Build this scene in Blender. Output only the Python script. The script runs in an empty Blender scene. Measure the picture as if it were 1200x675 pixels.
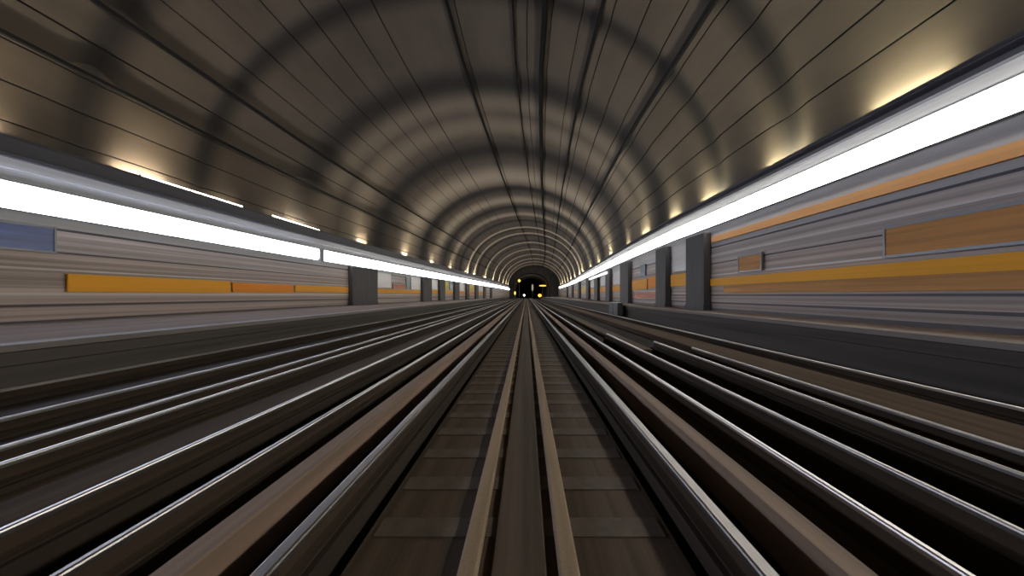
import bpy, bmesh, math, random
random.seed(7)
C = bpy.context.scene
COL = C.collection
EYE = 1.3          # eye height above the rail heads (z = 0)
F = 533.0
S = 1.12
VCX, VCZ = -2.45*S, EYE + 3.6*S      # vault centre
VA, VB = 9.55*S, 7.7*S               # half width, rise
END = 200.0
XL, XR = VCX - VA, VCX + VA          # wall lines

# ------------------------------------------------------------ materials
def mat(name, col, rough=0.7, metal=0.0, streak=0.0, sscale=(1, 0.05, 6), col2=None, spec=0.5,
        emit=None, estr=0.0, bump=0.0, speck=0.0):
    m = bpy.data.materials.new(name); m.use_nodes = True
    nt = m.node_tree; b = nt.nodes['Principled BSDF']
    b.inputs['Base Color'].default_value = (*col, 1)
    b.inputs['Roughness'].default_value = rough
    b.inputs['Metallic'].default_value = metal
    b.inputs['Specular IOR Level'].default_value = spec
    if emit:
        b.inputs['Emission Color'].default_value = (*emit, 1)
        b.inputs['Emission Strength'].default_value = estr
    if streak > 0:
        tc = nt.nodes.new('ShaderNodeTexCoord')
        mp = nt.nodes.new('ShaderNodeMapping'); mp.inputs['Scale'].default_value = sscale
        n = nt.nodes.new('ShaderNodeTexNoise'); n.inputs['Scale'].default_value = 1.0
        n.inputs['Detail'].default_value = 5; n.inputs['Roughness'].default_value = 0.6
        nt.links.new(tc.outputs['Object'], mp.inputs[0]); nt.links.new(mp.outputs[0], n.inputs['Vector'])
        r = nt.nodes.new('ShaderNodeValToRGB')
        c2 = col2 or tuple(c*(1-streak) for c in col)
        r.color_ramp.elements[0].position = 0.36; r.color_ramp.elements[0].color = (*c2, 1)
        r.color_ramp.elements[1].position = 0.62; r.color_ramp.elements[1].color = (*col, 1)
        nt.links.new(n.outputs['Fac'], r.inputs[0])
        out = r.outputs[0]
        if speck > 0:
            n2 = nt.nodes.new('ShaderNodeTexNoise'); n2.inputs['Scale'].default_value = 60
            nt.links.new(tc.outputs['Object'], n2.inputs['Vector'])
            mx = nt.nodes.new('ShaderNodeMixRGB'); mx.blend_type = 'MULTIPLY'; mx.inputs[0].default_value = speck
            nt.links.new(out, mx.inputs[1]); nt.links.new(n2.outputs['Fac'], mx.inputs[2]); out = mx.outputs[0]
        nt.links.new(out, b.inputs['Base Color'])
        if bump > 0:
            bp = nt.nodes.new('ShaderNodeBump'); bp.inputs['Strength'].default_value = bump
            bp.inputs['Distance'].default_value = 0.02
            nt.links.new(n.outputs['Fac'], bp.inputs['Height']); nt.links.new(bp.outputs[0], b.inputs['Normal'])
    return m

M = {}
M['vault'] = mat('vault_panel', (.122, .098, .075), .65, streak=.25, sscale=(.5, .12, .5), spec=.12)
M['vault_dark'] = mat('vault_joint', (.06, .056, .052), .6, streak=.3, sscale=(1, 1, 1))
M['seam'] = mat('vault_seam', (.018, .017, .016), .9)
M['rib'] = mat('rib_metal', (.50, .43, .33), .5, streak=.2, sscale=(2, 2, 2))
M['duct'] = mat('duct_black', (.010, .010, .010), .8, spec=.1)
M['cornice_dark'] = mat('cornice_dark', (.05, .05, .065), .5, streak=.35, sscale=(3, .03, 14))
M['fascia'] = mat('fascia_grey', (.50, .50, .50), .5, streak=.25, sscale=(2, .03, 7))
M['wallA'] = mat('wall_upper_panel', (.62, .53, .48), .55, streak=.45, sscale=(1, .035, 7))
M['wallB'] = mat('wall_middle_panel', (.58, .47, .40), .55, streak=.5, sscale=(1, .03, 9))
M['wallC'] = mat('wall_lower_panel', (.50, .40, .35), .55, streak=.5, sscale=(1, .03, 10))
M['line_dark'] = mat('wall_line_dark', (.07, .06, .065), .5)
M['line_light'] = mat('wall_line_light', (.62, .58, .55), .4)
M['pilaster'] = mat('pilaster_slate', (.06, .055, .056), .6, streak=.3, sscale=(2, 2, .6))
M['white_panel'] = mat('white_enamel', (.62, .61, .58), .3, streak=.15, sscale=(1, .3, 4))
M['orange'] = mat('orange_enamel', (1.0, .33, .004), .6, streak=.12, sscale=(1, .05, 12))
M['amber'] = mat('amber_enamel', (1.0, .44, .003), .6, streak=.1, sscale=(1, .05, 12))
M['tan_sign'] = mat('tan_orange_enamel', (1.0, .50, .17), .6, streak=.1, sscale=(1, .05, 12))
M['poster_blue'] = mat('poster_blue', (.07, .13, .42), .3, streak=.6, sscale=(1, .2, 5))
M['poster_rust'] = mat('poster_rust', (.72, .33, .08), .6, streak=.35, sscale=(1, .15, 5))
M['poster_red'] = mat('poster_red', (.75, .20, .06), .5, streak=.4, sscale=(1, .4, 4))
M['poster_yellow'] = mat('poster_yellow', (.85, .66, .05), .5, streak=.3, sscale=(1, .4, 4))
M['poster_teal'] = mat('poster_teal', (.05, .13, .16), .35, streak=.4, sscale=(1, .4, 4))
M['frame'] = mat('poster_frame', (.16, .16, .17), .35, metal=.6)
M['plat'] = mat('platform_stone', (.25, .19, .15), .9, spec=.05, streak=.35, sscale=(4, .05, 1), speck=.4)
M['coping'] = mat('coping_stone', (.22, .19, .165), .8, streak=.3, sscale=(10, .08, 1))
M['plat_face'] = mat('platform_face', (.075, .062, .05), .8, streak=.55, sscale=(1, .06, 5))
M['bed'] = mat('ballast', (.026, .022, .018), .95, spec=.1, streak=.5, sscale=(5, .15, 1), speck=.6, bump=.4)
M['slab'] = mat('track_slab', (.115, .082, .052), .9, spec=.2, streak=.45, sscale=(7, .10, 1), speck=.35, bump=.2)
M['slab_brown'] = mat('side_slab', (.105, .072, .048), .95, spec=.1, streak=.4, sscale=(6, .08, 1), speck=.4)
M['slab_dark'] = mat('outer_slab', (.055, .042, .032), .95, spec=.1, streak=.4, sscale=(6, .08, 1), speck=.4)
M['kerb'] = mat('kerb_concrete', (.36, .25, .14), .8, streak=.35, sscale=(9, .3, 2), speck=.4)
M['beam'] = mat('beam_wood', (.27, .18, .12), .75, streak=.35, sscale=(12, .15, 6))
M['sleeper'] = mat('sleeper_concrete', (.125, .09, .058), .85, streak=.4, sscale=(5, 3, 2), speck=.4)
M['rail_head'] = mat('rail_polished', (.50, .48, .46), .34, metal=1.0, streak=.25, sscale=(40, .2, 1))
M['rail_web'] = mat('rail_rust', (.05, .034, .022), .9, spec=.15, streak=.5, sscale=(8, .2, 8))
M['plinth'] = mat('plinth_concrete', (.045, .034, .025), .95, spec=.1, streak=.4, sscale=(4, .15, 4))
M['housing'] = mat('lamp_housing', (.35, .36, .38), .4, metal=.4)
M['L_left'] = mat('diffuser_cool', (.8, .85, 1), .4, emit=(.72, .79, 1.0), estr=16)
M['L_right'] = mat('diffuser_white', (.9, .95, .95), .4, emit=(1.0, .965, .90), estr=17)
M['tubeL'] = mat('tube_warm', (.9, .9, .8), .4, emit=(1.0, .87, .66), estr=330)
M['tubeR'] = mat('tube_greenish', (.9, .9, .8), .4, emit=(.97, .92, .64), estr=330)
M['tubeN'] = mat('tube_near', (.9, .9, .8), .4, emit=(1.0, .89, .70), estr=12)
M['lamp_orange'] = mat('lens_orange', (1, .6, .2), .4, emit=(1, .36, .03), estr=3)
M['lamp_white'] = mat('lens_white', (1, 1, .9), .4, emit=(1, .93, .75), estr=4)
M['lamp_yellow'] = mat('lens_yellow', (1, .9, .3), .4, emit=(1, .68, .10), estr=2)
M['L_mid'] = mat('diffuser_neutral', (.9, .9, 1), .4, emit=(.92, .93, 1.0), estr=15)
M['L_small'] = mat('diffuser_dim', (.9, .9, .9), .4, emit=(1, .98, .94), estr=1.6)
M['lamp_pale'] = mat('lens_pale', (.9, .9, .8), .4, emit=(1, .85, .6), estr=.35)
M['tunnel'] = mat('bore_concrete', (.10, .09, .075), .8, streak=.4, sscale=(1, 1, 1))
M['cabinet'] = mat('cabinet_black', (.02, .02, .022), .5)
M['steel'] = mat('dull_steel', (.35, .35, .36), .4, metal=.8)

# ------------------------------------------------------------ helpers
def smooth(t):
    t = max(0, min(1, t)); return t*t*(3-2*t)
def D(y):                       # the hall drifts gently to the right of the tracks, in straight 6 m lengths
    k = math.floor(y/6.0); a, b = D0(6.0*k), D0(6.0*k+6.0)
    return a+(b-a)*(y/6.0-k)
def D0(y):
    return 6.0*math.sin(math.pi/2*max(0, min(1, (y-24)/176.0))**1.2) if y > 24 else 0.0
def tag(o, label=None, cat=None, group=None, kind=None):
    if label: o['label'] = label
    if cat: o['category'] = cat
    if group: o['group'] = group
    if kind: o['kind'] = kind
    return o
def link(name, bm, m, parent=None, smoothf=False):
    me = bpy.data.meshes.new(name)
    bmesh.ops.recalc_face_normals(bm, faces=bm.faces)
    bm.to_mesh(me); bm.free()
    ms = m if isinstance(m, (list, tuple)) else [m]
    for k in ms: me.materials.append(M[k])
    if smoothf:
        for p in me.polygons: p.use_smooth = True
    o = bpy.data.objects.new(name, me); COL.objects.link(o)
    if parent: o.parent = parent
    return o
def empty(name, loc, label, cat, group=None):
    o = bpy.data.objects.new(name, None); COL.objects.link(o); o.location = loc
    return tag(o, label, cat, group)
def box(bm, x0, x1, y0, y1, z0, z1, mi=0, bev=0):
    vs = [bm.verts.new((x, y, z)) for x in (x0, x1) for y in (y0, y1) for z in (z0, z1)]
    q = [(0,1,3,2),(4,6,7,5),(0,4,5,1),(2,3,7,6),(0,2,6,4),(1,5,7,3)]
    fs = [bm.faces.new([vs[i] for i in f]) for f in q]
    for f in fs: f.material_index = mi
    if bev:
        es = set(e for f in fs for e in f.edges)
        bmesh.ops.bevel(bm, geom=list(es), offset=bev, segments=2, affect='EDGES')
def ysteps(y0, y1, step=6.0):
    if step > 6: return [y0, y1]
    out = [y0]; k = math.floor(y0/6.0)+1
    while 6.0*k < y1-1e-4:
        if 6.0*k > y0+1e-4: out.append(6.0*k)
        k += 1
    return out+[y1]
def sweep(bm, prof, y0, y1, shift=None, mis=None, closed=True, caps=True, step=6.0, org=(0,0,0)):
    """prof: (x,z) points swept along the track direction."""
    rings = []
    for y in ysteps(y0, y1, step):
        dx = shift(y) if shift else 0
        rings.append([bm.verts.new((x+dx-org[0], y-org[1], z-org[2])) for x, z in prof])
    n = len(prof)
    for a, b in zip(rings, rings[1:]):
        for i in range(n if closed else n-1):
            j = (i+1) % n
            f = bm.faces.new((a[i], a[j], b[j], b[i]))
            if mis: f.material_index = mis[i]
    if closed and caps:
        bm.faces.new(rings[0]); bm.faces.new(rings[-1][::-1])
def rect(x0, x1, z0, z1): return [(x0, z0), (x1, z0), (x1, z1), (x0, z1)]
def struct(name, bm, m, sm=False):
    return tag(link(name, bm, m, None, sm), kind='structure')

# ------------------------------------------------------------ ceiling vault
seams = [(3,.05),(9.5,.05),(16,.05),(22.5,.06),(36.5,.04),(43,.04),(50,.04),(56.5,.04),(63.5,.04),(70,.05),
         (88,.05),(105,.04),(111,.04),(118,.04),(125,.05),(132,.05),(139,.05),(145.5,.05),(152,.06),(158.5,.06),(165,.06),(171,.05)]
def vault_pt(deg, off=0):
    a = math.radians(180-deg)
    return (VCX+(VA+off)*math.cos(a), VCZ+(VB+off)*math.sin(a))
joints = [(12.2*S,1.6),(16.8*S,1.6),(24.2*S,4.0),(39.6,4.6),(54.0,3.4),(65.3,3.0)] + [(77+i*9.5, 2.4) for i in range(13)]
joints = [j for j in joints if j[0] < END-3]
prof = []; kinds = []            # kinds[i]: segment i..i+1 is groove?
deg = 0.0
ev = sorted(seams)
pts = [(0.0, 0)]
for d, w in ev:
    hw = math.degrees(w/ VA)*.5
    pts += [(d-hw, 0), (d-hw, 1), (d+hw, 1), (d+hw, 0)]
pts.append((180.0, 0))
full = []
for (a, ga), (b, gb) in zip(pts, pts[1:]):
    full.append((a, ga))
    if ga == 0 and gb == 0 and b-a > 2.5:
        n = int((b-a)/2.2)
        for k in range(1, n+1): full.append((a+(b-a)*k/(n+1), 0))
full.append(pts[-1])
def vault_ring(bm, y, off):
    r = []
    for a, g in full:
        x, z = vault_pt(a, off+(.07 if g else 0)); r.append(bm.verts.new((x+D(y), y, z)))
    return r
def ring_tone_mat():
    m = M['vault']; nt = m.node_tree; b = nt.nodes['Principled BSDF']
    lk = b.inputs['Base Color'].links[0]; src = lk.from_socket
    at = nt.nodes.new('ShaderNodeAttribute'); at.attribute_name = 'joint_dark'
    mx = nt.nodes.new('ShaderNodeMixRGB'); mx.inputs[2].default_value = (.022, .02, .019, 1)
    nt.links.new(at.outputs['Fac'], mx.inputs[0]); nt.links.new(mx.outputs[0], b.inputs['Base Color'])
    ap = nt.nodes.new('ShaderNodeAttribute'); ap.attribute_name = 'pale'  # glow of the light pools, mixed into the vault colour
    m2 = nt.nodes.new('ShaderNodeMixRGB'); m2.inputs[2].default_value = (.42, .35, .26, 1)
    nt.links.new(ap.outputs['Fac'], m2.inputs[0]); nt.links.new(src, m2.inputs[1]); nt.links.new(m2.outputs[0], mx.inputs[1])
ring_tone_mat()
def joint_at(y):                 # darker band round each expansion joint, fading at its edges
    v = 0
    for jz, w in joints:
        t = abs(y-jz)/(w*.75)
        if t < 1: v = max(v, (.5+.5*math.cos(math.pi*t))*(.92 if w > 1.2 else .55))
    return v
glow_rings = [(29.5, 3.2, .35), (33.8, 3.0, .4), (48.0, 5.5, .95), (60.0, 3.6, .9), (70.5, 2.6, .9)]   # light-pool glow put into the lining as swollen, paler rings
def glow_at(y):
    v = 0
    for pz, w, a in glow_rings:
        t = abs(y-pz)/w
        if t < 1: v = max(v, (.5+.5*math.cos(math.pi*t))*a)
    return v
bm = bmesh.new(); joint_dark = []; pale = []
ys = [(-14.0, 0, 0)]
yy = -14.0
ylist = []
while yy < END:
    ylist.append(yy); yy += .35 if (24 < yy < 76 or any(abs(yy+.2-jz) < w*.75+.4 for jz, w in joints)) else 2.0
ylist.append(END)
prev = None
for y in ylist:
    v = joint_at(y)
    u = glow_at(y); r = vault_ring(bm, y, .12*v-.09*u); joint_dark += [v]*len(r); pale += [u]*len(r)
    if prev:
        for i in range(len(full)-1):
            f = bm.faces.new((prev[i], prev[i+1], r[i+1], r[i]))
            g = full[i][1] or full[i+1][1]
            f.material_index = 1 if g else 0
            f.smooth = not g
    prev = r
bmesh.ops.reverse_faces(bm, faces=bm.faces)
for e in bm.edges:
    if len(e.link_faces) == 2 and (e.link_faces[0].material_index or e.link_faces[1].material_index): e.smooth = False
me = bpy.data.meshes.new('ceiling'); bm.to_mesh(me); bm.free()
at = me.attributes.new('joint_dark', 'FLOAT', 'POINT')
at.data.foreach_set('value', joint_dark)
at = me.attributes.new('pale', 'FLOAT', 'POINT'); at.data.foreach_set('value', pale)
for k in ('vault', 'seam'): me.materials.append(M[k])
o = bpy.data.objects.new('ceiling', me); COL.objects.link(o); tag(o, 'grey vaulted station ceiling with long panel seams', kind='structure')
# pale ribs in the far half
ribs = [84, 92, 108, 124, 140, 156, 170, 184]
tn = 0
for ry in ribs:
    if ry > END-2: continue
    tn += 1
    bm = bmesh.new(); w = .85
    rr = []
    for k in range(61):
        a = 180*k/60
        p0 = vault_pt(a, .02); pm = vault_pt(a, -.14); p1 = vault_pt(a, -.22)
        rr.append([bm.verts.new((p[0]+D(ry), yy, p[1])) for p, yy in ((p0, ry-w/2), (pm, ry-w*.38), (p1, ry-w*.15), (p1, ry+w*.15), (pm, ry+w*.38), (p0, ry+w/2))])
    for a, b in zip(rr, rr[1:]):
        for i in range(5): bm.faces.new((a[i], a[i+1], b[i+1], b[i]))
    struct('trim_%d' % tn, bm, 'rib', True)

# ------------------------------------------------------------ side walls and cornices
PL, PR = .55, .66               # platform heights
def side(sg):
    X = XL if sg < 0 else XR
    pz = PL if sg < 0 else PR
    zc = EYE+3.6*S
    zb = zc-.75 if sg < 0 else zc-.53
    i = -sg                     # inward direction
    # wall: rows, each (z0, z1, mat, inset)
    if sg < 0:
        rows = [(pz-.9, pz+.06,'line_dark',.04),(pz+.06, .98,'wallC',0),(.98,1.05,'line_dark',-.02),(1.05,1.30,'wallC',.03),
                (1.30,1.37,'line_light',.05),(1.37,2.0,'wallB',0),(2.0,2.05,'line_light',.05),(2.05,2.50,'wallB',.02),
                (2.50,2.55,'line_dark',-.02),(2.55,3.15,'wallA',0),(3.15,3.22,'line_dark',-.03),(3.22,zb,'fascia',.0)]
    else:
        rows = [(pz-.9, pz+.10,'line_dark',.04),(pz+.10,.95,'wallC',0),(.95,1.02,'line_dark',-.02),(1.02,1.28,'wallC',.03),
                (1.28,1.33,'line_dark',-.02),(1.33,1.72,'wallB',0),(1.72,2.12,'wallB',.02),(2.12,2.17,'line_light',.04),
                (2.17,2.62,'wallB',0),(2.62,2.66,'line_dark',-.02),(2.66,2.95,'wallA',.02),(2.95,3.0,'line_light',.04),(3.0,3.30,'wallA',0),
                (3.30,3.36,'line_dark',-.02),(3.36,zb,'fascia',.0)]
    keys = []; pr = []; mis = []
    for z0, z1, k, ins in rows:
        if k not in keys: keys.append(k)
        pr.append((X+i*ins, z0)); mis.append(keys.index(k))
        pr.append((X+i*ins, z1)); mis.append(keys.index(k))
    pr.append((X+(-i)*.3, rows[-1][1])); mis.append(0)
    pr.append((X+(-i)*.3, rows[0][0])); mis.append(0)
    bm = bmesh.new(); sweep(bm, pr, -14, END, D, mis)
    struct('wall_left' if sg < 0 else 'wall_right', bm, keys)
    # cornice: dark upper band and pale fascia
    bm = bmesh.new()
    mid = zc-.72*S+.3 if sg < 0 else zc-.28
    mid = zc-.50 if sg < 0 else zc-.26
    pr = [(X-i*.3, zb), (X+i*.12, zb), (X+i*.16, mid), (X+i*.26, mid+.01), (X+i*.28, mid+.10), (X+i*.22, mid+.13), (X+i*.30, zc-.03), (X+i*.30, zc+.05), (X+i*.24, zc+.05), (X+i*.22, zc-.14), (X-i*.3, zc-.14)]
    mis = [0, 0, 1, 1, 1, 1, 1, 1, 1, 1, 1]
    sweep(bm, pr, -14, END, D, mis)
    struct('trim_20' if sg < 0 else 'trim_21', bm, ['fascia', 'cornice_dark'])
side(-1); side(1)

# light fixtures: long boxes under the cornice, projecting a little from the wall
def fixture(sg, y0, y1, z0, z1, mk, label, group):
    X = XL if sg < 0 else XR; i = -sg
    cx = X+D(y0)
    t = empty('light_fixture', (cx, y0, z0), label, 'light', group)
    org = (cx, y0, z0)
    bm = bmesh.new(); sweep(bm, [(X+i*.052, z0-.02), (X+i*.16, z0-.02), (X+i*.16, z1+.02), (X+i*.052, z1+.02)], y0, y1, D, org=org); link('housing', bm, 'housing', t)
    bm = bmesh.new(); sweep(bm, [(X+i*.162, z0-.02), (X+i*.24, z0+.10), (X+i*.26, (z0+z1)/2), (X+i*.24, z1-.06), (X+i*.162, z1)], y0+.04, y1-.04, D, org=org); link('diffuser', bm, mk, t)
zl0, zl1 = EYE+2.25, EYE+2.92
fixture(-1, -12, 28.7, zl0, zl1, 'L_left', 'nearest long blue-white light strip on the left wall, cut by the frame edge', 'light strips on the left wall')
fixture(-1, 29.5, 150, zl0, zl1, 'L_mid', 'second long white light strip on the left wall, beyond the dark gap', 'light strips on the left wall')
fixture(-1, 152, 192, zl0, zl1, 'L_mid', 'short farthest white light strip on the left wall beside the tunnel mouth', 'light strips on the left wall')
fixture(1, -12, 190, EYE+2.93, EYE+3.47, 'L_right', 'continuous broad white light strip running the whole right wall', None)

# uplights in the cornice trough
def uplight(sg, yc, ln, mk, label, group, zoff=0.0, xo=.17, rad=.035):
    X = (XL if sg < 0 else XR)+D(yc); i = -sg; z = VCZ-.14+zoff
    t = empty('cornice_lamp', (X+i*xo, yc, z), label, 'lamp', group)
    bm = bmesh.new(); box(bm, -.05, .05, -ln/2, ln/2, 0, .03); link('batten', bm, 'housing', t)
    for s in (-1, 1):
        bm = bmesh.new(); box(bm, -.03, .03, s*ln/2-.03, s*ln/2+.03, .03, .10); link('end_cap', bm, 'steel', t)
    bm = bmesh.new()
    bmesh.ops.create_cone(bm, cap_ends=True, segments=8, radius1=rad, radius2=rad, depth=ln-.06)
    bmesh.ops.rotate(bm, verts=bm.verts, matrix=__import__('mathutils').Matrix.Rotation(math.pi/2, 3, 'X'))
    bmesh.ops.translate(bm, verts=bm.verts, vec=(0, 0, .03+rad))
    link('tube', bm, mk, t, True)
uplight(-1, 18.3, 5.6, 'tubeN', 'long bright tube lamp on the left cornice, the nearer of the two seen in full', 'tube lamps along the left cornice', .15, .26)
uplight(-1, 26.1, 5.4, 'tubeN', 'long bright tube lamp on the left cornice, the farther of the two seen in full', 'tube lamps along the left cornice', .15, .26)
leftY = [10.5, 15.8, 26.6, 36.0, 46.8, 57.8, 68.8, 82.8, 90.8, 106.8, 122.8, 138.8, 154.8, 168.8, 182.8]
rightY = [5.0, 9.5, 14.0, 19.5, 24.5, 31.0, 37.8, 46.8, 57.8, 68.8, 82.8, 90.8, 106.8, 122.8, 138.8, 154.8, 168.8, 182.8]
for y in leftY: uplight(-1, y, 1.9 if y < 45 else 1.4, 'tubeL', 'short warm tube lamp tucked behind the left cornice', 'tube lamps behind the left cornice')
for y in rightY: uplight(1, y, 1.9 if y < 45 else 1.4, 'tubeR', 'short yellowish tube lamp tucked behind the right cornice', 'tube lamps behind the right cornice')

# ducts along the vault
def ceil_hit(px, py):
    dx, dz = (px-617)/F, (346-py)/F
    # intersect ray (dx*t, EYE+dz*t) with the vault ellipse
    A = (dx/VA)**2+(dz/VB)**2; B = 2*(-VCX*dx/VA**2+(EYE-VCZ)*dz/VB**2); Cc = (VCX/VA)**2+((EYE-VCZ)/VB)**2-1
    t = (-B+math.sqrt(B*B-4*A*Cc))/(2*A)
    return 180-math.degrees(math.atan2((EYE+dz*t-VCZ)/VB, (dx*t-VCX)/VA))
def duct(a, w, h, label):
    bm = bmesh.new()
    x, z = vault_pt(a); x2, z2 = vault_pt(a, -h)
    tx, tz = vault_pt(a+1); l = math.hypot(tx-x, tz-z); ux, uz = (tx-x)/l*w/2, (tz-z)/l*w/2
    pr = [(x-ux, z-uz), (x2-ux*.7, z2-uz*.7), (x2+ux*.7, z2+uz*.7), (x+ux, z+uz)]
    sweep(bm, pr, -14, END, D)
    tag(link('ceiling_duct', bm, 'duct'), label, 'duct', 'black ducts along the vault')
    return a
duct(ceil_hit(640, 0), .24, .24, 'thick black duct running along the very crown of the vault')
duct(ceil_hit(523, 0), .14, .16, 'black duct left of the crown of the vault')
duct(ceil_hit(110, 0), .15, .16, 'black duct high on the left flank of the vault')
duct(ceil_hit(0, 36), .13, .14, 'black duct low on the left flank of the vault, next above the cornice')
duct(ceil_hit(708, 0), .14, .13, 'flat dark cable run just right of the crown of the vault')
duct(ceil_hit(838, 0), .20, .13, 'flat dark cable run on the right flank of the vault')
duct(ceil_hit(601, 0), .07, .12, 'thin dark cable run between the crown duct and the left duct')

# ------------------------------------------------------------ floor, slabs, platforms
bm = bmesh.new(); box(bm, -14.0, 15.5, -14, 292, -.5, -.30); struct('floor', bm, 'bed')
EDL, EDR = -7.75, 6.50
def platform(n, x0, x1, pz, wallside):
    bm = bmesh.new()
    if wallside < 0: pr = [(XL+.03, pz), (x1-.45, pz), (x1-.45, -.42), (XL+.03, -.42)]
    else: pr = [(x0+.45, pz), (XR-.03, pz), (XR-.03, -.42), (x0+.45, -.42)]
    rings = []
    for y in ysteps(-14, END, 6):
        d = D(y)
        if wallside < 0: rings.append([bm.verts.new((pr[0][0]+d, y, pz)), bm.verts.new((pr[1][0], y, pz)), bm.verts.new((pr[2][0], y, -.30)), bm.verts.new((pr[3][0]+d, y, -.30))])
        else: rings.append([bm.verts.new((pr[0][0], y, pz)), bm.verts.new((pr[1][0]+d, y, pz)), bm.verts.new((pr[2][0]+d, y, -.30)), bm.verts.new((pr[3][0], y, -.30))])
    for a, b in zip(rings, rings[1:]):
        for i in range(4): bm.faces.new((a[i], a[(i+1)%4], b[(i+1)%4], b[i]))
    bm.faces.new(rings[0]); bm.faces.new(rings[-1][::-1])
    struct('floor_platform_%s' % n, bm, 'plat')
    # coping and recessed face
    e = x1 if wallside < 0 else x0; s = -wallside
    bm = bmesh.new()
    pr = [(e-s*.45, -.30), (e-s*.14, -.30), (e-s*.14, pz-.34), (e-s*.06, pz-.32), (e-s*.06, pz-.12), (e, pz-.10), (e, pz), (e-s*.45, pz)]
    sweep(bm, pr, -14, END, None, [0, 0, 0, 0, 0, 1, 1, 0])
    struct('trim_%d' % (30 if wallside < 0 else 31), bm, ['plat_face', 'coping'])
platform('left', XL, EDL, PL, -1)
platform('right', EDR, XR, PR, 1)

# centre slab and kerbs
bm = bmesh.new(); box(bm, -1.02, .93, -14, 200, -.34, -.235); struct('floor_track_slab', bm, 'slab')
def longbar(name, x0, x1, z0, z1, y0, y1, mk, label, cat, bev=.012, group=None):
    bm = bmesh.new()
    pr = [(x0, z0), (x1, z0), (x1, z1-bev), (x1-bev, z1), (x0+bev, z1), (x0, z1-bev)]
    sweep(bm, pr, y0, y1, None, step=60)
    return tag(link(name, bm, mk), label, cat, group)
longbar('concrete_kerb', -.37, -.265, -.226, -.17, -14, 190, 'kerb', 'tan concrete kerb on the left of the central walkway channel', 'kerb')
longbar('concrete_kerb', .175, .285, -.226, -.17, -14, 190, 'kerb', 'tan concrete kerb on the right of the central walkway channel', 'kerb')
longbar('channel_cover', -.20, .11, -.226, -.203, -14, 190, 'slab', 'dull grey-brown cover strip lying between the two tan kerbs', 'channel cover')
longbar('timber_beam', -1.775, -1.615, -.30, -.01, -14, 190, 'beam', 'square brown beam lying outside the left rail of the middle track', 'beam', .01)
longbar('timber_beam', 1.50, 1.655, -.30, -.01, -14, 190, 'beam', 'square brown beam lying outside the right rail of the middle track', 'beam', .01)
longbar('concrete_strip', 4.55, 5.42, -.30, -.12, -14, 190, 'slab_brown', 'flat brown concrete strip beside the last rail on the right', 'concrete strip')
longbar('concrete_strip', -3.85, -3.1, -.30, -.16, -14, 190, 'slab_brown', 'flat dark brown concrete strip between the third and fourth rails on the left', 'concrete strip')
longbar('concrete_strip', -5.35, -4.75, -.30, -.17, -14, 190, 'slab_dark', 'flat dark concrete strip between the fifth and sixth rails on the left', 'concrete strip')
longbar('concrete_strip', -6.9, -5.9, -.30, -.16, -14, 190, 'slab_dark', 'wide dark concrete strip between the two outermost rails on the left', 'concrete strip')
longbar('concrete_strip', 2.98, 3.45, -.30, -.18, 12.4, 190, 'slab', 'narrow dark concrete strip between the third and fourth rails on the right', 'concrete strip')

# sleepers under the middle track
src = None
for k in range(96):
    y = 1.6+.70*k
    if src is None:
        bm = bmesh.new()
        box(bm, -.98, .89, -.13, .13, -.25, -.226, bev=.008)
        src = link('sleeper', bm, 'sleeper'); o = src
    else:
        o = src.copy(); COL.objects.link(o)
    o.location = (0, y, 0)
    tag(o, 'low brown concrete sleeper between the two rails of the middle track', 'sleeper', 'sleepers of the middle track')

# rails
def rail(x, y0, y1, label, wide=.052, ph=.30):
    t = empty('rail', (x, y0, -.30), label, 'rail', 'running rails')
    L = y1-y0; h = .30; w = wide/2
    def P(name, pr, mk, mis=None):
        bm = bmesh.new(); sweep(bm, [(a, b+h) for a, b in pr], 0, L, None, mis, step=40); return link(name, bm, mk, t)
    P('rail_head', [(-w, -.04), (w, -.04), (w, -.014), (w-.004, -.005), (w-.014, 0), (-w+.014, 0), (-w+.004, -.005), (-w, -.014)], 'rail_head')
    P('rail_web', [(-.011, -.04), (-.013, -.135), (-.07, -.150), (-.07, -.165), (.07, -.165), (.07, -.150), (.013, -.135), (.011, -.04)], 'rail_web')
    P('plinth', [(-.13, -.30), (-.11, -.165), (.11, -.165), (.13, -.30)], 'plinth')
RY = 250
rail(-1.25, -14, RY, 'grey-topped rail, first to the left of the central kerbs', .085)
rail(1.14, -14, RY, 'grey-topped rail, first to the right of the central kerbs', .085)
rail(-2.20, -14, RY, 'shiny rail just left of the left brown beam')
rail(-2.93, -14, RY, 'bright rail, third from the central kerbs on the left')
rail(-4.09, -14, RY, 'shiny rail, fourth on the left, the inner of a close pair')
rail(-4.53, -14, RY, 'shiny rail, fifth on the left, the outer of a close pair')
rail(-5.57, -14, RY, 'thin shiny rail, last but one before the left platform')
rail(-7.27, -14, END-3, 'thin bluish rail at the foot of the left platform')
rail(2.07, -14, RY, 'bright rail just right of the right brown beam')
rail(2.75, -14, 15.5 + 0*RY, 'bright rail, third from the central kerbs on the right')
rail(3.63, 4-14, 12.9, 'shiny rail, fourth on the right, ending nearer than its neighbours')
rail(4.16, -14, 11.4, 'shiny rail along the inner side of the flat brown strip on the right')
rail(5.74, -14, RY, 'thin shiny rail at the foot of the right platform')

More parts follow.
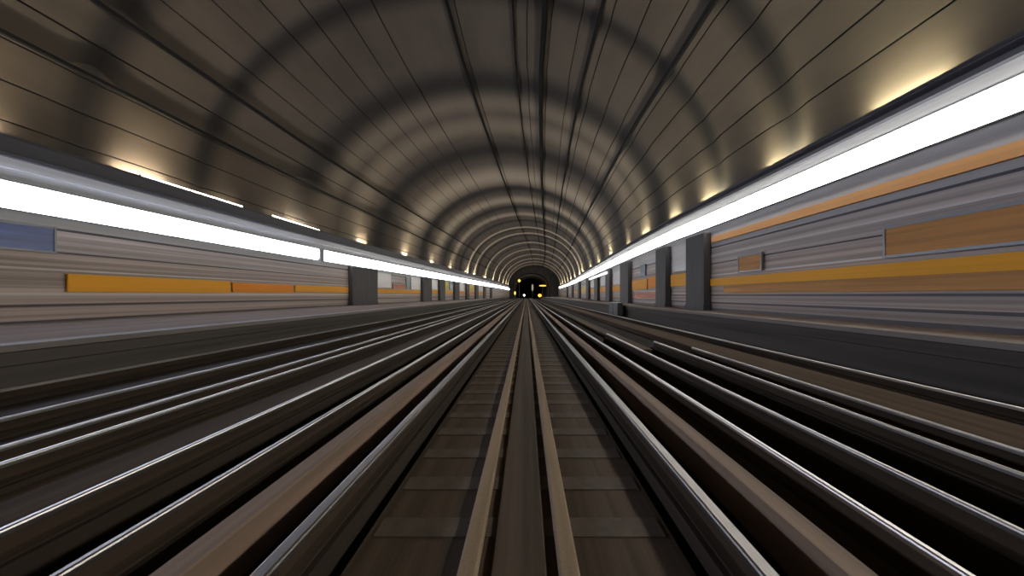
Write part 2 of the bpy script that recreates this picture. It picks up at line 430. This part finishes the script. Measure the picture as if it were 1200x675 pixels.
# ------------------------------------------------------------ things on the walls
def wallpanel(name, sg, y0, y1, z0, z1, mk, label, cat, group=None, th=.05, off=.055, framed=False):
    X = XL if sg < 0 else XR; i = -sg
    yc = (y0+y1)/2
    bm = bmesh.new(); org = (X+D(yc), yc, z0)
    a, b = off, off+th
    pr = [(X+i*a, z0), (X+i*b, z0), (X+i*b, z1), (X+i*a, z1)]
    if not framed:
        sweep(bm, pr, y0, y1, D, org=org)
        o = link(name, bm, mk); o.location = org
        return tag(o, label, cat, group)
    t = empty(name, org, label, cat, group)
    sweep(bm, [(X+i*(a), z0+.06), (X+i*b, z0+.06), (X+i*b, z1-.06), (X+i*a, z1-.06)], y0+.06, y1-.06, D, org=org); link('print', bm, mk, t)
    bm = bmesh.new()
    c = b+.02
    for (p0, p1, q0, q1) in ((y0, y1, z0, z0+.06), (y0, y1, z1-.06, z1), (y0, y0+.06, z0+.06, z1-.06), (y1-.06, y1, z0+.06, z1-.06)):
        sweep(bm, [(X+i*a, q0), (X+i*c, q0), (X+i*c, q1), (X+i*a, q1)], p0, p1, D, org=org)
    link('frame', bm, 'frame', t)
    return t
def ZL(px): return abs(XL)*F/(617-px)     # depth at which the left wall crosses an image column, before the drift
def ZR(px): return XR*F/(px-617)
def solve(sg, px):
    X = XL if sg < 0 else XR
    y = X*F/(px-617)
    for _ in range(60): y = .5*y+.5*(X+D(y))*F/(px-617)
    return y
def pilaster(sg, y0, y1, label):
    X = XL if sg < 0 else XR; i = -sg; pz = PL if sg < 0 else PR
    yc = (y0+y1)/2; org = (X+D(yc), yc, pz)
    t = empty('wall_pilaster', org, label, 'pilaster', 'dark pilasters of the left wall' if sg < 0 else 'dark pilasters of the right wall')
    top = EYE+(1.9 if sg < 0 else 2.4)*S
    bm = bmesh.new(); sweep(bm, [(X+i*.03, pz), (X+i*.34, pz), (X+i*.34, top), (X+i*.03, top)], y0, y1, D, org=org); link('shaft', bm, 'pilaster', t)
    bm = bmesh.new(); sweep(bm, [(X+i*.03, pz), (X+i*.38, pz), (X+i*.38, pz+.2), (X+i*.03, pz+.2)], y0-.05, y1+.05, D, org=org); link('base', bm, 'pilaster', t)
def span(sg, a, b):
    y = sorted((solve(sg, a), solve(sg, b))); return y[0], y[1]
for k, (a, b) in enumerate([(408, 438), (493, 503), (513, 519), (531, 536), (545, 548), (556, 559), (566, 568), (574, 575.6)]):
    nm = ['nearest', 'second', 'third', 'fourth', 'fifth', 'sixth', 'seventh', 'farthest'][k]
    pilaster(-1, *span(-1, a, b), '%s dark slate pilaster on the left platform wall' % nm)
for k, (a, b) in enumerate([(834, 812), (787, 775), (741, 731), (718, 713), (703, 699), (692, 689), (681, 679), (672.5, 671), (666, 665)]):
    nm = ['nearest', 'second', 'third', 'fourth', 'fifth', 'sixth', 'seventh', 'eighth', 'farthest'][k]
    pilaster(1, *span(1, a, b), '%s dark slate pilaster on the right platform wall' % nm)
def W(sg, a, b, z0, z1, mk, label, cat, name='wall_panel', group=None, **kw):
    y0, y1 = span(sg, a, b)
    return wallpanel(name, sg, y0+.02, y1-.02, EYE+z0*S, EYE+z1*S, mk, label, cat, group, **kw)
OB = 'orange bands on the left wall'
W(-1, 75, 268, .09, .56, 'amber', 'nearest orange enamel band on the left wall, level with the eye', 'wall band', 'orange_band', OB)
W(-1, 270, 342, .12, .52, 'orange', 'second orange enamel band on the left wall, slightly darker', 'wall band', 'orange_band', OB)
W(-1, 344, 407, .18, .52, 'amber', 'third orange enamel band on the left wall, next before the nearest dark pilaster', 'wall band', 'orange_band', OB)
W(-1, 439, 492, .16, .50, 'amber', 'orange enamel band between the first and second dark pilasters on the left', 'wall band', 'orange_band', OB)
W(-1, 504, 512, .16, .60, 'amber', 'yellow-orange enamel band between the second and third pilasters on the left', 'wall band', 'orange_band', OB)
W(-1, 520, 530, .16, .60, 'amber', 'yellow-orange enamel band between the third and fourth pilasters on the left', 'wall band', 'orange_band', OB)
W(-1, 537, 544, .16, .60, 'orange', 'small orange enamel band between the fourth and fifth pilasters on the left', 'wall band', 'orange_band', OB)
W(-1, 549, 555, .16, .60, 'orange', 'tiny orange enamel band between the fifth and sixth pilasters on the left', 'wall band', 'orange_band', OB)
OR = 'orange bands on the right wall'
W(1, 1260, 835, .36, .62, 'amber', 'long orange enamel band on the right wall running in from the right frame edge', 'wall band', 'orange_band', OR)
W(1, 811, 788, .42, .98, 'amber', 'yellow-orange wall block between the first and second pilasters on the right', 'wall band', 'orange_band', OR)
W(1, 774, 761, .42, 1.05, 'orange', 'deep orange wall block between the second and third pilasters on the right', 'wall band', 'orange_band', OR)
W(1, 760, 742, .36, .98, 'amber', 'yellow-orange wall block just before the third pilaster on the right', 'wall band', 'orange_band', OR)
W(1, 730, 719, .36, .80, 'amber', 'yellow-orange wall block between the third and fourth pilasters on the right', 'wall band', 'orange_band', OR)
W(1, 712, 704, .36, .85, 'amber', 'yellow-orange wall block between the fourth and fifth pilasters on the right', 'wall band', 'orange_band', OR)
W(1, 698, 693, .36, .85, 'amber', 'small orange wall block between the fifth and sixth pilasters on the right', 'wall band', 'orange_band', OR)
W(1, 688, 682, .30, 1.30, 'poster_yellow', 'small yellow wall poster between the sixth and seventh pilasters on the right', 'poster', 'wall_poster')
W(1, 1260, 836, 1.98, 2.20, 'tan_sign', 'long pale orange sign strip on the right wall under the white light', 'sign strip', 'sign_strip')
W(1, 1260, 1040, .72, 1.34, 'poster_rust', 'large rust-orange poster near the right frame edge', 'poster', 'wall_poster', framed=True)
W(1, 1260, 850, .08, .36, 'poster_rust', 'low rust-orange panel strip under the long orange band on the right', 'wall band', 'orange_band', OR, off=.055, th=.03)
W(1, 897, 868, .74, 1.30, 'poster_rust', 'small rust-orange poster above the orange band on the right wall', 'poster', 'wall_poster', framed=True)
W(1, 772, 745, -.25, .25, 'poster_red', 'dull red low panel below the yellow wall block on the right', 'poster', 'wall_poster', framed=True)
W(-1, -60, 62, 1.05, 1.72, 'poster_blue', 'dark blue poster at the left frame edge under the light strip', 'poster', 'wall_poster', framed=True)
W(-1, 459, 474, .54, 1.0, 'poster_red', 'orange-red poster above the orange band beyond the nearest left pilaster', 'poster', 'wall_poster', framed=True)
W(-1, 475, 480, .55, 1.7, 'poster_teal', 'tall dark poster beside the orange-red one on the left wall', 'poster', 'wall_poster', framed=True)
W(-1, 440, 457, .60, 1.75, 'white_panel', 'tall white wall board just beyond the nearest left pilaster', 'wall board', 'wall_board')
W(-1, 481, 492, .60, 1.75, 'white_panel', 'tall white wall board before the second left pilaster', 'wall board', 'wall_board')
W(-1, 504, 512, .70, 1.75, 'white_panel', 'white wall board between the second and third left pilasters', 'wall board', 'wall_board')
W(-1, 520, 525, .70, 1.75, 'poster_yellow', 'yellow-green poster after the third left pilaster', 'poster', 'wall_poster')
W(-1, 526, 530, .70, 1.75, 'poster_teal', 'dark teal poster before the fourth left pilaster', 'poster', 'wall_poster')
W(-1, 538, 543, .70, 1.75, 'white_panel', 'small white wall board between the fourth and fifth left pilasters', 'wall board', 'wall_board')
W(-1, 549, 555, .70, 1.75, 'poster_yellow', 'small yellow poster between the fifth and sixth left pilasters', 'poster', 'wall_poster')
W(1, 811, 790, 1.1, 2.2, 'white_panel', 'pale wall board between the first and second right pilasters', 'wall board', 'wall_board')
W(1, 758, 752, 1.2, 1.9, 'poster_teal', 'small dark wall poster high between the second and third right pilasters', 'poster', 'wall_poster')
W(1, 730, 720, .95, 2.0, 'white_panel', 'white wall board between the third and fourth right pilasters', 'wall board', 'wall_board')
W(1, 711, 705, 1.0, 2.0, 'white_panel', 'white wall board between the fourth and fifth right pilasters', 'wall board', 'wall_board')
W(-1, 560, 565.3, .16, .60, 'amber', 'tiny yellow-orange enamel band between the sixth and seventh pilasters on the left', 'wall band', 'orange_band', OB)
W(-1, 560, 565.3, .75, 1.75, 'white_panel', 'tiny white wall board between the sixth and seventh left pilasters', 'wall board', 'wall_board')
W(1, 678, 673, .36, .8, 'amber', 'tiny yellow-orange wall block between the seventh and eighth pilasters on the right', 'wall band', 'orange_band', OR)
W(1, 698, 693, 1.0, 2.0, 'white_panel', 'small white wall board between the fifth and sixth right pilasters', 'wall board', 'wall_board')
# secondary lamp low on the right wall
y0, y1 = span(1, 716, 694)
X = XR
t = empty('wall_lamp', (X+D(y0), y0, EYE+1.95*S), 'small white lamp strip on the right wall below the long light strip', 'lamp')
org = tuple(t.location)
bm = bmesh.new(); sweep(bm, rect(X-.50, X-.36, EYE+2.0*S, EYE+2.2*S), y0, y1, D, org=org); link('diffuser', bm, 'L_small', t)
bm = bmesh.new(); sweep(bm, rect(X-.36, X-.0, EYE+1.98*S, EYE+2.24*S), y0, y1, D, org=org); link('housing', bm, 'housing', t)
# trackside cabinet
t = empty('trackside_cabinet', (6.17, 31.5, -.3), 'squat black equipment cabinet on the ballast against the right platform', 'cabinet')
bm = bmesh.new(); box(bm, -.17, .17, -1.6, 1.6, 0, 1.05, bev=.02); link('body', bm, 'cabinet', t)
bm = bmesh.new(); box(bm, -.19, .185, -1.65, 1.65, 1.05, 1.10, bev=.01); link('lid', bm, 'cabinet', t)
for s in (-1, 1):
    bm = bmesh.new(); box(bm, -.185, -.171, s*.8-.74, s*.8+.74, .06, 1.0, bev=.004); d = link('door', bm, 'cabinet', t)
    bm = bmesh.new(); box(bm, -.20, -.185, s*.15-.02, s*.15+.02, .45, .62, bev=.004); link('handle', bm, 'steel', d)

# ------------------------------------------------------------ far end: wall with tunnel mouth, bore, lamps
TCX, TA, TZ0, TTOP = 2.2, 8.3, 4.5, 11.2
def bore_prof(n=40):
    pts = [(TCX-TA, -.45)]
    for k in range(n+1):
        a = math.pi-math.pi*k/n
        pts.append((TCX+TA*math.cos(a), TZ0+(TTOP-TZ0)*math.sin(a)))
    pts.append((TCX+TA, -.45)); return pts
def outer_prof(n=40):
    d = D(END); pts = [(XL+d, -.45)]
    for k in range(n+1):
        x, z = vault_pt(180*k/n); pts.append((x+d, z))
    pts.append((XR+d, -.45)); return pts
bm = bmesh.new()
A = outer_prof(); B = bore_prof()
for y in (END-.01, END+.4):
    av = [bm.verts.new((x, y, z)) for x, z in A]; bv = [bm.verts.new((x, y, z)) for x, z in B]
    for i in range(len(A)-1): bm.faces.new((av[i], av[i+1], bv[i+1], bv[i]))
    if y < END: b0 = bv
for i in range(len(B)-1): bm.faces.new((b0[i], b0[i+1], bv[i+1], bv[i]))
struct('wall_far', bm, 'tunnel')
bm = bmesh.new(); sweep(bm, bore_prof(), END+.4, 290, None, closed=False); struct('wall_bore', bm, 'tunnel')
bm = bmesh.new(); v = [bm.verts.new((x, 290, z)) for x, z in bore_prof()]; bm.faces.new(v); struct('wall_bore_end', bm, 'tunnel')
# portal rings
for k, y in enumerate((214, 232, 252)):
    bm = bmesh.new(); rr = []
    for x, z in bore_prof():
        s = .93
        rr.append([bm.verts.new(p) for p in ((x, y-.2, z), (TCX+(x-TCX)*s, y-.2, (z-1)*s+1 if z > 0 else z), (TCX+(x-TCX)*s, y+.2, (z-1)*s+1 if z > 0 else z), (x, y+.2, z))])
    for a, b in zip(rr, rr[1:]):
        for i in range(3): bm.faces.new((a[i], a[i+1], b[i+1], b[i]))
    struct('trim_%d' % (40+k), bm, 'rib')
def tlamp(px, py, y, sx, sz, mk, label, post=True):
    x = (px-617)/F*y; z = EYE+(346-py)/F*y
    t = empty('tunnel_lamp', (x, y, -.3), label, 'lamp')
    zz = z+.3
    bm = bmesh.new(); bmesh.ops.create_uvsphere(bm, u_segments=16, v_segments=10, radius=1)
    bmesh.ops.scale(bm, verts=bm.verts, vec=(sx, .12, sz)); bmesh.ops.translate(bm, verts=bm.verts, vec=(0, -.2, zz)); link('lens', bm, mk, t, True)
    bm = bmesh.new(); box(bm, -sx-.05, sx+.05, -.2, .1, zz-sz-.05, zz+sz+.05, bev=.04); link('housing', bm, 'cabinet', t)
    bm = bmesh.new(); box(bm, -.06, .06, -.06, .06, 0, zz-sz); link('post', bm, 'steel', t)
tlamp(614.3, 346, 204, .45, .45, 'lamp_white', 'round white lamp glowing between the rails at the tunnel mouth')
tlamp(632.5, 346.2, 206, .8, .7, 'lamp_orange', 'orange lamp low on the right of the tunnel mouth')
tlamp(636, 334.8, 210, 1.7, .3, 'lamp_orange', 'wide orange lamp on a tall post right of the tunnel mouth')
tlamp(603.5, 343.5, 203, .35, .8, 'lamp_yellow', 'upright yellow lamp low on the left of the tunnel mouth')
tlamp(608.5, 329, 210, .6, .6, 'lamp_yellow', 'yellow lamp high on the left inside the tunnel mouth')
tlamp(624, 337, 226, .45, 1.7, 'lamp_pale', 'slender upright pale lamp near the centre of the tunnel mouth')

# rear closing wall behind the viewpoint
bm = bmesh.new(); v = [bm.verts.new((x-D(END), -14, z)) for x, z in outer_prof()]; bm.faces.new(v); struct('wall_rear', bm, 'vault_dark')

# ------------------------------------------------------------ world, camera, view
w = bpy.data.worlds.new('World'); C.world = w; w.use_nodes = True
w.node_tree.nodes['Background'].inputs[0].default_value = (.02, .02, .022, 1)
w.node_tree.nodes['Background'].inputs[1].default_value = .1
cam = bpy.data.cameras.new('camera'); co = bpy.data.objects.new('camera', cam); COL.objects.link(co)
co.location = (0, 0, EYE); co.rotation_euler = (math.pi/2, 0, 0)
cam.sensor_width = 36; cam.lens = 36*F/1200; cam.clip_end = 500; cam.clip_start = .05
cam.shift_x = -17/1200; cam.shift_y = 8.5/1200
C.camera = co
C.view_settings.view_transform = 'Standard'; C.view_settings.look = 'None'
C.view_settings.gamma = 1; C.view_settings.use_curve_mapping = False
C.view_settings.exposure = 0.0
